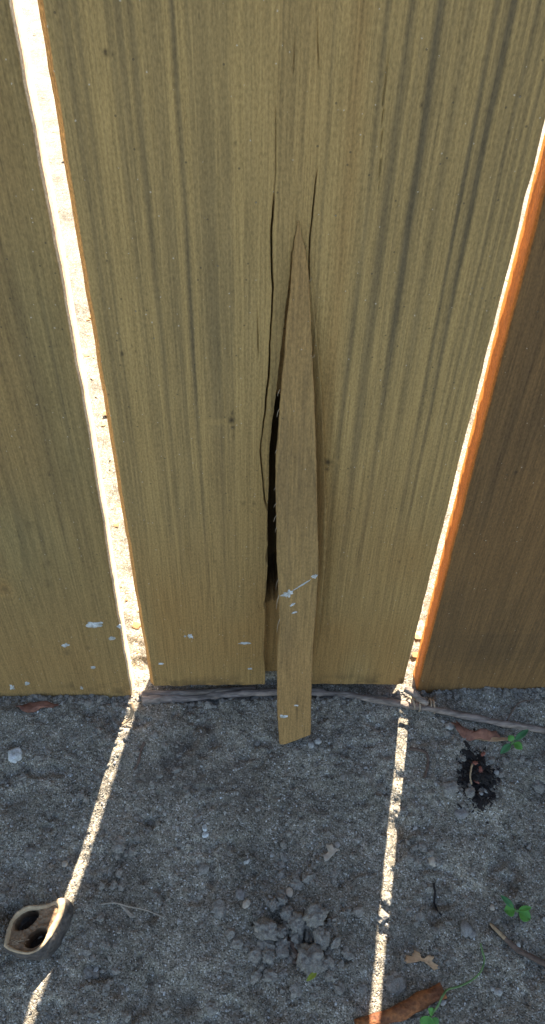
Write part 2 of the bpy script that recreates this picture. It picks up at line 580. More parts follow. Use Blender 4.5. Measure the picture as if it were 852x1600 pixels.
MID_BANDS = [(82, 6, .35), (102, 5, .5), (168, 8, .35), (200, 7, .6), (216, 4, .3), (232, 4, .5), (268, 5, .8), (292, 5, .35), (322, 6, .55),
             (336, 6, .6), (352, 5, .4), (388, 8, .22), (446, 3, .4), (462, 3, .2), (526, 3, .4), (606, 6, .75), (646, 10, .7), (668, 5, .3), (691, 8, .8), (712, 4, .35),
             (736, 10, .65), (781, 6, .95), (806, 6, .95), (828, 4, .5), (841, 5, .7), (860, 4, .45), (878, 5, .55)]


def mid_fields(x, z):
    # shallow relief
    d = 0.00012 * fbm(x * 400, z * 8, 1, 2)
    st = bands(x, z, MID_BANDS)
    drift = 0.0007 * vnoise(z * 8, x * 20, 5)
    st = np.maximum(st, 0.7 * sstep(0.15, 0.75, vnoise((x + drift) * 560, z * 2.0, 11)) * (0.6 + 0.4 * vnoise(x * 90, z * 10, 12)) * (0.35 + 0.65 * sstep(0.004, 0.03, np.abs(x + 0.006))))
    low = sstep(0.03, 0.20, z)
    st = st * (0.22 + 0.78 * low)
    side = 0.04 + 0.08 * np.abs(fbm(x * 300, z * 4, 9, 3))
    st = st + side + 0.08 * fbm(x * 620, z * 7, 10, 2) + 0.07 * vnoise(x * 30, z * 12, 3)
    # growth lines that swing round low down, on the left
    ph = (x + 0.0030 * vnoise(x * 35, z * 22, 6) * (1 - low)) * 330 + 0.6 * vnoise(z * 10, x * 30, 8)
    ring = np.maximum(0, np.sin(ph * 2 * math.pi * 0.72)) ** 8
    st = st + 0.42 * ring * (1 - sstep(0.08, 0.21, z)) * (0.75 + 0.5 * vnoise(x * 120, z * 12, 2))
    warm = 0.5 * np.exp(-((x - at_fence(553, 200)[0]) / 0.0030) ** 2) + 0.25 * np.exp(-((x - at_fence(480, 200)[0]) / 0.012) ** 2)
    warm = warm * (0.7 + 0.3 * vnoise(z * 30, x * 200, 2)) + 1.0 * (1 - sstep(0.03, 0.24, z)) * (0.8 + 0.4 * vnoise(x * 60, z * 30, 5))
    d = d + 0.00022 * np.clip(st, 0, 1)
    # the cavity
    xl = np.interp(z, HOLE_L[:, 1], HOLE_L[:, 0]) + 0.00015 * vnoise(z * 500, z * 0, 3)
    xr = np.interp(z, HOLE_R[:, 1], HOLE_R[:, 0])
    top = HOLE_L[-1, 1]
    prof = 0.0082 * sstep(top + .003, top - .06, z) + 0.0005
    deep = sstep(Z_945 - .0004, Z_945 + .0010 + 0 * z, z - 0.5 * (x - xl) + 0.0012 * vnoise(x * 900, z * 0, 2)) * sstep(Z_690 + .022, Z_690 - .006, z) * sstep(0.0105, 0.0085, x - xl)
    prof = prof + deep * 0.030
    inside = (x > xl) * (z < top + .001)
    wall = 1 - sstep(-0.0075, 0.0012, x - xr)
    cav = prof * inside * np.maximum(wall, deep) * sstep(top + .001, top - .004, z)
    # the foot right of the splinter is not recessed
    # the slat between crack and hole stands a little proud, the face right of the break sags
    d = d + cav
    d = d + 0.0022 * np.exp(-(np.maximum(x - xr, 0) / 0.0045) ** 2) * (x > xr) * sstep(top + .01, top - .1, z) * sstep(0.02, 0.09, z)
    ga, xa = groove(x, z, CRACK_A, 0.00022 + 0.00008 * vnoise(z * 60, z * 0, 6), 0.0085, 0.00016)
    d = np.maximum(d, ga * (1 - (cav > 0.002)))
    top_a = CRACK_A[-1, 1]
    slat = (x > xa) * (x < xl) * (z < top_a) * (z > CRACK_A[0, 1])
    d = d + slat * 0.0009 * sstep(top_a, top_a - 0.05, z)
    gb, _ = groove(x, z, CRACK_B, 0.00018, 0.006, 0.00014)
    gc, _ = groove(x, z, CRACK_C, 0.00012, 0.0007, 0.00012)
    gd, _ = groove(x, z, CRACK_D, 0.0009, 0.003)
    g = np.maximum(np.maximum(gb, gc), gd)
    for h in HAIRS: g = np.maximum(g, groove(x, z, h, 0.00018, 0.0013)[0])
    d = d + g
    pit = px_spots(x, z, [(165, 82, 3.4, 1), (176, 86, 1.6, .6), (659, 164, 2.2, .9), (368, 224, 1.8, .8), (191, 553, 2.6, 1), (206, 541, 1.6, .8),
                          (212, 549, 1.2, .7), (208, 619, 1.5, .7), (362, 657, 5, 1), (363, 646, 3, .7), (364, 668, 3, .8), (365, 682, 1.8, .6), (513, 727, 5, .95), (512, 738, 3, .8), (519, 725, 3, .5),
                          (380, 787, 3, .5), (397, 787, 2.5, .5), (336, 878, 3, .35), (624, 878, 2, .6), (290, 800, 2, .4), (470, 300, 1.5, .4)])
    # pale band of grain running to the two pin knots
    k1, k2 = at_fence(345, 660), at_fence(530, 724)
    pale = np.exp(-((x - k1[0]) / 0.006) ** 2 - ((z - k1[2]) / 0.0012) ** 2) + np.exp(-((x - k2[0]) / 0.006) ** 2 - ((z - k2[2]) / 0.0012) ** 2)
    st = st - 0.35 * pale
    pit = np.maximum(pit, 0.75 * sstep(0.010, 0.016, cav))  # shade put into the hole's colour, here and in the streak below
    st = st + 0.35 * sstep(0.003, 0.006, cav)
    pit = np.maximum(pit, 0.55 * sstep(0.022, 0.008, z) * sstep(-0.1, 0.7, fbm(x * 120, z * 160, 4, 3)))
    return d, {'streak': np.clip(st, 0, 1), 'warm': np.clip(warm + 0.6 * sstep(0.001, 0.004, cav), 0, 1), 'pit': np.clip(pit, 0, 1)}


def rag(amp, f, seed):
    return lambda z: amp * fbm(z * f, z * 0, seed, 3)


r1, r2, r3, r4 = rag(.00022, 90, 1), rag(.00022, 90, 4), rag(.00025, 90, 6), rag(.0002, 90, 9)
zb_mid = lambda x: 0.0085 - 0.002 * sstep(0.0, 0.07, x) + 0.0005 * vnoise(x * 260, x * 0, 3)
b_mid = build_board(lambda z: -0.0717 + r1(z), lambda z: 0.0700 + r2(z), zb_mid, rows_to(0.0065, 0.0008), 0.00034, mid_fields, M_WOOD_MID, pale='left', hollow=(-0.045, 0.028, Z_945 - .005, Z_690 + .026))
b_mid['label'] = 'grey streaked board with the long split'


# --- left board
def left_fields(x, z):
    k = at_fence(6, 920)
    rr = np.hypot((x - k[0]), (z - k[2]) * 0.6)
    warpx = 0.010 * (x - k[0]) / (rr + 0.004) * np.exp(-(rr / 0.022) ** 2)
    u = x + warpx + 0.0016 * vnoise(x * 40, z * 12, 4)
    ring = np.maximum(0, np.sin(u * 2 * math.pi * 110 + 2.2 * vnoise(x * 45, z * 5, 6))) ** 4
    st = 0.30 + 0.28 * ring + 0.22 * fbm(u * 260, z * 5, 2, 2) + 0.2 * fbm(u * 900, z * 9, 7, 2)
    st = st * (0.55 + 0.45 * sstep(0.02, 0.15, z))
    knot = np.exp(-(rr / 0.0034) ** 2)
    kr = np.maximum(0, np.sin((rr + 0.0004 * vnoise(x * 500, z * 500, 3)) * 2 * math.pi * 420)) ** 2 * np.exp(-(rr / 0.009) ** 2)
    st = st - 0.5 * np.exp(-(rr / 0.008) ** 2) * (1 - kr)
    st = st + 0.9 * kr
    warm = 0.35 + 0.3 * vnoise(x * 60, z * 18, 9) + 0.6 * (1 - sstep(0.0, 0.14, z)) + 0.6 * knot
    pit = px_spots(x, z, [(77, 741, 2.4, .8), (75, 880, 5, .3), (105, 1020, 5, .4), (112, 1072, 6, .4), (45, 820, 7, .3), (88, 538, 2, .5),
                          (76, 912, 7, .25), (8, 922, 5, .45), (137, 1012, 3, .4)])
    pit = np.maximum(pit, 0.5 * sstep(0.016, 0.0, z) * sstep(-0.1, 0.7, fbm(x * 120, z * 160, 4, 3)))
    d = 0.0002 * ring + 0.0001 * fbm(x * 500, z * 14, 5, 2) + 0.0006 * knot
    return d, {'streak': np.clip(st, 0, 1), 'warm': np.clip(warm, 0, 1), 'pit': pit}


lr = lambda z: -0.0830 + 0.0048 * sstep(-0.05, 0.27, z) + r3(z)
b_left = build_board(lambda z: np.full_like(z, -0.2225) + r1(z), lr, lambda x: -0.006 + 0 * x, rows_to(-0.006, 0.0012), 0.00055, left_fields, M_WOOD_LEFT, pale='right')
b_left['label'] = 'green tinted board with a swirled knot and white paint drops'


# --- right board
def right_fields(x, z):
    saw = vnoise(z * 420, x * 18, 3) * (1 - sstep(0.05, 0.16, z))
    st = 0.35 + 0.25 * fbm(x * 420, z * 6, 3, 3) + 0.12 * saw + 0.15 * vnoise(x * 40, z * 14, 8)
    line = np.maximum(0, np.sin((x + 0.001 * vnoise(z * 20, x * 30, 2)) * 2 * math.pi * 290)) ** 6
    st = st + 0.2 * line
    warm = 0.25 + 0.3 * vnoise(x * 50, z * 25, 4) + 0.6 * (1 - sstep(0.0, 0.05, z)) + 0.3 * np.exp(-((x - 0.0765) / 0.003) ** 2)
    d = 0.00012 * line + 0.0001 * saw + 0.00015 * fbm(x * 600, z * 20, 5, 2)
    pit = px_spots(x, z, [(806, 738, 3, .8), (842, 496, 2, .6), (812, 775, 2, .5), (760, 640, 1.5, .4)])
    return d, {'streak': np.clip(st, 0, 1), 'warm': np.clip(warm, 0, 1), 'pit': pit}


rl = lambda z: 0.0750 + 0.0041 * sstep(0.30, -0.12, z) + r4(z)
b_right = build_board(rl, lambda z: 0.2185 + r2(z), lambda x: -0.006 + 0 * x, rows_to(-0.006, 0.0012), 0.00055, right_fields, M_WOOD_RIGHT, pale='left', thick=0.0122)
b_right['label'] = 'dark brown board right of the narrow gap'


# --- boards further along, rails and posts that carry them
def far_fields(x, z):
    st = 0.35 + 0.3 * fbm(x * 300, z * 6, 3, 2)
    return 0 * x, {'streak': np.clip(st, 0, 1), 'warm': 0.3 + 0 * x, 'pit': 0 * x}


z_far = rows_to(-0.006, 0.03, 0.1)
proto = build_board(lambda z: np.full_like(z, -0.371), lambda z: np.full_like(z, -0.231), lambda x: -0.006 + 0 * x, z_far, 0.004, far_fields, M_WOOD_LEFT)
for i, off in enumerate([-.148, -.296, -.444, -.592, .597, .745, .893, 1.041, 1.189]):
    c = proto.copy()
    COL.objects.link(c)
    c.parent = fence
    c.location = (off, 0, 0)


def box_bm(x0, x1, y0, y1, z0, z1, bev=0.002):
    bm = bmesh.new()
    bmesh.ops.create_cube(bm, size=1)
    for v in bm.verts:
        v.co = Vector(((x0 + x1) / 2 + v.co.x * (x1 - x0), (y0 + y1) / 2 + v.co.y * (y1 - y0), (z0 + z1) / 2 + v.co.z * (z1 - z0)))
    bmesh.ops.bevel(bm, geom=bm.edges[:], offset=bev, segments=2, affect='EDGES')
    return bm


for z0 in (0.62, 1.50):
    for a, b in ((-1.65, -0.055), (0.037, 1.64)):
        obj_bm('rail', box_bm(a, b, TH + .0005, TH + .0385, z0, z0 + .089), M_WOOD_LEFT, fence, False)
# middle post, with an unseen notch added behind the split to darken the hole
bm = bmesh.new()
prof = [(TH + .0005, -0.1), (TH + .0895, -0.1), (TH + .0895, 1.85), (TH + .0005, 1.85), (TH + .0005, Z_690 + .034), (TH + .040, Z_690 + .028),
        (TH + .040, Z_945 - .006), (TH + .0005, Z_945 - .010)]
ra, rb = [bm.verts.new((-0.0545, a, b)) for a, b in prof], [bm.verts.new((0.0345, a, b)) for a, b in prof]
bm.faces.new(ra)
bm.faces.new(rb[::-1])
for i in range(len(prof)):
    j = (i + 1) % len(prof)
    bm.faces.new([ra[i], ra[j], rb[j], rb[i]])
obj_bm('post', bm, M_WOOD_LEFT, fence, False)
for x0 in (-1.75, 1.65):
    obj_bm('post', box_bm(x0, x0 + .089, TH + .0005, TH + .0895, -0.1, 1.85), M_WOOD_LEFT, fence, False)

# ------------------------------------------------------------------ splinter
Y_BOT, Z_TOP = -0.030, HOLE_L[-1, 1] + 0.004


def lean(z): return -0.0006 + Y_BOT * np.clip((Z_TOP - z) / Z_TOP, 0, 1.2) ** 1.15


def at_lean(px, py):
    p = at_fence(px, py)
    for _ in range(12): p = at_fence(px, py, float(lean(p[2])))
    return p


SL = [(466, 346), (461.5, 372), (457.5, 400), (455.5, 430), (454, 455), (451, 480), (447.5, 515), (444, 560), (440, 600), (436.5, 650), (433.5, 690), (431, 720),
      (430.5, 760), (431.5, 800), (432.5, 840), (432.5, 880), (434.5, 904), (436, 950), (437, 990), (434, 1014), (433, 1060), (433.5, 1116), (437, 1166)]
SR = [(466.5, 345.5), (469, 358), (473.5, 376), (479, 398), (483, 430), (484.5, 460), (486, 500), (488, 543), (490, 590), (491.5, 616), (493.5, 680), (494.5, 720), (496, 790),
      (497, 832), (498, 870), (497.5, 904), (494, 960), (489.5, 1010), (487.5, 1069), (486.5, 1110), (486, 1148)]
sl = np.array([at_lean(*p) for p in SL])
sr_ = np.array([at_lean(*p) for p in SR])
nt, nw = 320, 48


def resample(p, n):
    s = np.concatenate([[0], np.cumsum(np.linalg.norm(np.diff(p, axis=0), axis=1))])
    u = np.linspace(0, 1, n) * s[-1]
    return np.stack([np.interp(u, s, p[:, k]) for k in range(3)], -1)


A, B = resample(sl, nt), resample(sr_, nt)
A[:, 0] += 0.00012 * vnoise(np.arange(nt) * .4, np.zeros(nt), 3)
B[:, 0] += 0.00014 * vnoise(np.arange(nt) * .4, np.zeros(nt), 5)
tw = np.linspace(0, 1, nw)
G = A[:, None, :] * (1 - tw)[None, :, None] + B[:, None, :] * tw[None, :, None]
xs, zs = G[..., 0], G[..., 2]
wid = np.linalg.norm(B - A, axis=1)[:, None]
edge = np.minimum(tw, 1 - tw)[None, :] * wid
er = np.clip(0.0008 - edge, 0, .0008)
along = np.linspace(0, 1, nt)[:, None] + 0 * tw[None, :]
u = (tw[None, :] - 0.5) * wid
cath = u / (0.35 + 0.65 * np.abs(np.sin(along * 9.0 + 0.7)) + 0.2) + 0.0012 * vnoise(along * 22, u * 200, 2)
ringS = np.maximum(0, np.sin(cath * 2 * math.pi * 230 + 3 * vnoise(along * 9, u * 100, 3))) ** 3
stS = 0.10 + 0.30 * ringS + 0.22 * fbm(u * 800, along * 6, 4, 2) - 0.5 * (edge < 0.0007)
patch = np.exp(-((along - 0.34) / 0.11) ** 2) * 0.35 + np.exp(-((along - 0.70) / 0.07) ** 2 - ((u + 0.004) / 0.005) ** 2) * 0.75
stS = stS + patch * (0.7 + 0.3 * vnoise(along * 30, u * 300, 6))
stS = stS * sstep(0.84, 0.76, along) + 0.15 * sstep(0.76, 0.84, along) * (0.6 + fbm(u * 500, along * 5, 8, 2))
warmS = 0.30 + 0.55 * sstep(0.55, 0.85, along) + 0.25 * sstep(0.25, 0.0, along)
pitS = 0.5 * np.exp(-(((along - .90) / .045) ** 2 + ((u - .0015) / .0005) ** 2))
G[..., 1] += (0.0008 - np.sqrt(np.maximum(.0008 ** 2 - er ** 2, 0))) + 0.00012 * fbm(u * 500, along * 8, 3, 2)
thk = 0.0004 + 0.0062 * sstep(0.0, 0.55, along)
Bk = G.copy()
Bk[..., 1] = (lean(zs) + thk) + 0 * zs
Bk[..., 0] = G[..., 0] + 0.0006 * (0.5 - tw)[None, :]
Vs = np.concatenate([G.reshape(-1, 3), Bk.reshape(-1, 3)])
I = np.arange(nt * nw).reshape(nt, nw)
J = I + nt * nw


def strip(a, b): return np.stack([a[:-1], a[1:], b[1:], b[:-1]], -1)


fs = [np.stack([I[:-1, :-1], I[1:, :-1], I[1:, 1:], I[:-1, 1:]], -1).reshape(-1, 4),
      np.stack([J[:-1, :-1], J[:-1, 1:], J[1:, 1:], J[1:, :-1]], -1).reshape(-1, 4),
      strip(J[:, 0], I[:, 0]), strip(I[:, -1], J[:, -1]), strip(I[-1, :], J[-1, :])[:, ::-1], strip(J[0, :], I[0, :])[:, ::-1]]
fs[4] = fs[4][:, ::-1]
two = lambda v: np.concatenate([np.clip(v, 0, 1).ravel()] * 2)
splinter = mesh_np('wood_splinter', Vs, fs, M_WOOD_SPLINTER, None, {'streak': two(stS), 'warm': two(warmS), 'pit': two(pitS)})
splinter.modifiers.new('crisp', 'EDGE_SPLIT').split_angle = math.radians(50)
tag(splinter, 'long wood splinter leaning out of the split in the middle fence board', 'splinter')


FIB = [(434, 905, -3, 16), (432, 786, -4, 7), (431, 806, -3, 9), (431, 762, -3, 4), (432, 824, -2, 8), (433, 702, -3, 7), (435, 640, -2, 12), (436, 610, -2, 9), (489, 560, 3, -6), (484, 440, 3, -5),
       (435, 930, -3, 22), (436, 968, -3, 20)]
# ------------------------------------------------------------------ shape helpers for small things
def catmull(pts, per=8):
    P = [np.array(p, float) for p in pts]
    P = [2 * P[0] - P[1]] + P + [2 * P[-1] - P[-2]]
    out = []
    for i in range(1, len(P) - 2):
        for k in range(per):
            t = k / per
            out.append(0.5 * ((2 * P[i]) + (-P[i - 1] + P[i + 1]) * t + (2 * P[i - 1] - 5 * P[i] + 4 * P[i + 1] - P[i + 2]) * t * t
                              + (-P[i - 1] + 3 * P[i] - 3 * P[i + 1] + P[i + 2]) * t ** 3))
    out.append(P[-2])
    return np.array(out)


def tube(name, pts, r0, r1=None, mat=None, parent=None, seg=10, per=8, rough=0.12, flat=1.0, seed=0):
    """pts: (x, y, z); a bent tapering rod with an uneven surface"""
    P = catmull(pts, per)
    r1 = r0 if r1 is None else r1
    n = len(P)
    T = np.gradient(P, axis=0)
    T /= np.linalg.norm(T, axis=1)[:, None] + 1e-12
    V = []
    th = np.arange(seg) / seg * 2 * math.pi
    side = np.cross(T, [0, 0, 1.0])
    side /= np.linalg.norm(side, axis=1)[:, None] + 1e-9
    upv = np.cross(side, T)
    rr = np.linspace(r0, r1, n)
    s = np.concatenate([[0], np.cumsum(np.linalg.norm(np.diff(P, axis=0), axis=1))]) / max(r0, 1e-5)
    for i in range(n):
        nz = 1 + rough * vnoise(np.cos(th) * 1.6 + s[i] * .35 + seed, np.sin(th) * 1.6 + s[i] * .22, seed) \
            + rough * 0.7 * vnoise(np.full(seg, s[i] * .5), np.zeros(seg) + seed, 3)
        V.append(P[i] + rr[i] * nz[:, None] * (np.cos(th)[:, None] * side[i] + flat * np.sin(th)[:, None] * upv[i]))
    V = np.concatenate(V)
    I = np.arange(n * seg).reshape(n, seg)
    q = np.stack([I[:-1], np.roll(I[:-1], -1, 1), np.roll(I[1:], -1, 1), I[1:]], -1).reshape(-1, 4)
    return mesh_np(name, V, [q, I[0][::-1][None, :], I[-1][None, :]], mat, parent)


def gpts(pix, h, zmin=None):
    """pixel track lying on the soil, lifted h"""
    out = []
    for i, p in enumerate(pix):
        hh = h[i] if isinstance(h, (list, tuple)) else h
        g = at_ground(p[0], p[1], 0.0)
        for _ in range(4):
            z = gz(g) + hh
            g = at_ground(p[0], p[1], z)
        out.append(g)
    return out


def stone_bm(r, sub=3, seed=0, amp=0.25, flat=0.7, sx=1.0, f=1.2, fine=0.05):
    bm = bmesh.new()
    bmesh.ops.create_icosphere(bm, subdivisions=sub, radius=1)
    off = Vector((seed * 3.17, seed * 1.7, seed * 0.9))
    for v in bm.verts:
        d = v.co.normalized()
        k = 1 + amp * mnoise.noise(d * f + off) + amp * .5 * mnoise.noise(d * f * 2.3 + off) + fine * (mnoise.noise(d * 6 + off) + .6 * mnoise.noise(d * 14 + off))
        v.co = Vector((d.x * k * r * sx, d.y * k * r, d.z * k * r * flat))
    return bm


PXM = 0.0003


def stone(name, px, py, rpx, mat, seed, label, cat, amp=0.25, flat=0.65, sx=1.0, rot=0.0, sub=3, sink=0.3, group=None, fine=0.10, f=1.2, lift=0.0):
    r = rpx * PXM
    amp, sink = amp * 1.7 if amp < .26 else amp, sink + .1 if sink > 0 else sink
    g = gpts([(px, py)], r * flat * (1 - sink) + lift)[0]
    o = obj_bm(name, stone_bm(r, sub, seed, amp, flat, sx, f, fine), mat, None, True, g)
    o.rotation_euler = (0, 0, rot)
    return tag(o, label, cat, group)


def sheet(name, outline, mat, parent=None, thick=0.0003, curl=None, loc=None, edge_n=3):
    """a thin leaf-like piece from a closed outline of (x, y, z) points, filled from its centre with rings and given thickness"""
    O = np.array(outline, float)
    c = O.mean(0)
    n = len(O)
    rings = [1.0, 0.75, 0.5, 0.25]
    V = np.concatenate([c + (O - c) * k for k in rings] + [c[None, :]])
    if curl is not None: V[:, 2] += curl(V[:, 0] - c[0], V[:, 1] - c[1])
    m = len(V)
    W = V.copy()
    W[:, 2] -= thick
    f4, f3 = [], []
    for s, o in ((1, 0), (-1, m)):
        for k in range(len(rings) - 1):
            for i in range(n):
                j = (i + 1) % n
                q = [o + k * n + i, o + k * n + j, o + (k + 1) * n + j, o + (k + 1) * n + i]
                f4.append(q[::s])
        for i in range(n):
            j = (i + 1) % n
            f3.append([o + 3 * n + i, o + 3 * n + j, o + m - 1][::s])
    for i in range(n):
        j = (i + 1) % n
        f4.append([i, m + i, m + j, j])
    return mesh_np(name, np.concatenate([V, W]), [np.array(f4), np.array(f3)], mat, parent)


def ground_sheet(name, pix, h, mat, parent=None, thick=0.0004, curl=None, dens=2):
    P = gpts(pix, h)
    P = catmull(list(P) + [P[0]], dens + 2)[:-1]
    cc = P.mean(0)
    kk = 1 + 0.16 * fbm(np.arange(len(P)) * .9, np.full(len(P), pix[0][0] * 1.0), 3, 2)
    P = cc + (P - cc) * kk[:, None]
    return sheet(name, P, mat, parent, thick, curl)


for i, (a, b, dx, dy) in enumerate(FIB):
    p0, p1, p2 = at_lean(a + (2 if dx < 0 else -2), b), at_lean(a + dx * .5, b + dy * .4), at_lean(a + dx, b + dy)
    tube('fibre', [p0 + np.array([0, .0006, 0]), p1, p2], 0.00014 if i < 10 else 0.0003, 0.00006, M_TENDRIL, splinter, 5, 4, 0.1, 1.0, i)
# ------------------------------------------------------------------ paint marks on the wood (thin dried paint)
def paint_blob(px, py, rx, ry, host, rot=0.0, seed=0, name='paint_drop', surf=None, thick=0.00018):
    n = 28
    c = (at_lean if surf == 'lean' else at_fence)(px, py)
    V = []
    for lay in (0, 1, 2):
        for i in range(n):
            a = 2 * math.pi * i / n
            k = 0.95 + 0.42 * float(fbm(np.array([math.cos(a) * 2.2 + seed]), np.array([math.sin(a) * 2.2]), seed, 3)[0])
            k *= (1.0, 0.9, 0.5)[lay]
            ax, ay = math.cos(a) * rx * k, math.sin(a) * ry * k
            p = (at_lean if surf == 'lean' else at_fence)(px + ax * math.cos(rot) - ay * math.sin(rot), py + ax * math.sin(rot) + ay * math.cos(rot))
            p = p.copy()
            p[1] += (0.0004, -thick, -thick * 1.35)[lay]
            V.append(p)
    V.append(c + np.array([0, -thick * 1.4, 0]))
    q = [[l * n + i, l * n + (i + 1) % n, (l + 1) * n + (i + 1) % n, (l + 1) * n + i] for l in (0, 1) for i in range(n)]
    t = [[2 * n + i, 2 * n + (i + 1) % n, 3 * n] for i in range(n)]
    return mesh_np(name, np.array(V), [np.array(q), np.array(t)], M_WHITE, host)


for i, (a, b, rx, ry, rot) in enumerate([(146, 976, 13, 5.5, -.05), (174, 997.5, 6, 3, 0), (103, 1008, 5.5, 3, 0), (187, 979, 3.5, 2.5, 0), (146, 1043, 4, 2.2, 0),
                                         (43, 1068, 5, 3, 0), (19, 1074, 4.5, 4, 0), (128, 1075, 3, 2, 0)]):
    paint_blob(a, b, rx, ry, b_left, rot, i)
for i, (a, b, rx, ry, rot) in enumerate([(298, 994, 5, 3, .4), (289, 994, 1.8, 1.5, 0), (384, 1005, 9, 1.6, 0), (391, 1045, 4, 1.2, 0), (252, 1037, 4, 1.6, 0)]):
    paint_blob(a, b, rx, ry, b_mid, rot, i + 20)
for i, (a, b, rx, ry, rot) in enumerate([(450, 928, 10, 5.5, -.5), (491, 900.5, 5.5, 3, -.45), (457, 945, 5.5, 1.6, -.45), (460, 957, 4, 1.2, -.35), (443, 1119, 6.5, 2.6, 0), (463, 1102, 3, 1.4, 0)]):
    paint_blob(a, b, rx, ry, splinter, rot, i + 40, 'paint_smear', 'lean')
paint_blob(472, 914, 18, 0.9, splinter, -.57, 60, 'paint_smear', 'lean')

# ------------------------------------------------------------------ dry vine along the fence foot
vine = empty('dry_vine', tuple(at_ground(640, 1097)))
tag(vine, 'dry grey vine stem running along the foot of the fence', 'vine')
VO = Vector(vine.location)


def local(o, parent):
    o.parent = parent
    o.matrix_parent_inverse = Matrix.Translation(-Vector(parent.location))
    return o


def vg(pts, dz): return [np.array(p) + np.array([0, 0, dz]) for p in pts]


st_pts = gpts([(222, 1094), (250, 1092), (300, 1090), (350, 1085.5), (400, 1082.5), (440, 1081), (490, 1082), (540, 1086), (590, 1094), (635, 1101), (680, 1108), (730, 1119), (790, 1131), (860, 1143)],
              [.0014, .0018, .002, .0024, .0026, .0026, .0024, .002, .0012, .0008, .0026, .0022, .0019, .0019])
local(tube('stem', st_pts, 0.0023, 0.0019, M_VINE, None, 14, 14, 0.28, 0.8, 2), vine)
local(tube('stem', gpts([(218, 1086), (245, 1083), (290, 1082), (345, 1078), (400, 1075)], .002), 0.0022, 0.0014, M_VINE, None, 10, 10, 0.3, 0.7, 5), vine)
for k, (x, yy, s) in enumerate([(641, 1100, 1.0), (650, 1102, 1.1), (671, 1103, 1.0), (679, 1105, 1.1)]):
    ring = []
    c = at_ground(x, yy, 0.003)
    for i in range(10):
        a = math.radians(-60 + i * 31)
        ring.append(c + np.array([0.0014 * math.sin(a * .5 + k) + (i - 5) * 0.00025, 0.0034 * s * math.cos(a), 0.0006 + 0.0032 * s * math.sin(a)]))
    local(tube('tendril', ring, 0.0006, 0.0004, M_TENDRIL, None, 8, 6, 0.08, 1.0, k), vine)
local(tube('leaf_stalk', gpts([(633, 1076), (645, 1083), (656, 1092), (668, 1099)], [.012, .011, .008, .005]), 0.0022, 0.0014, M_VINE, None, 8, 6, 0.2, 1.0, 3), vine)
local(tube('tendril', gpts([(792, 1128), (800, 1112), (812, 1098), (832, 1093)], [.002, .004, .004, .002]), 0.0005, 0.0003, M_TWIG, None, 6, 6, 0.1, 1.0, 3), vine)


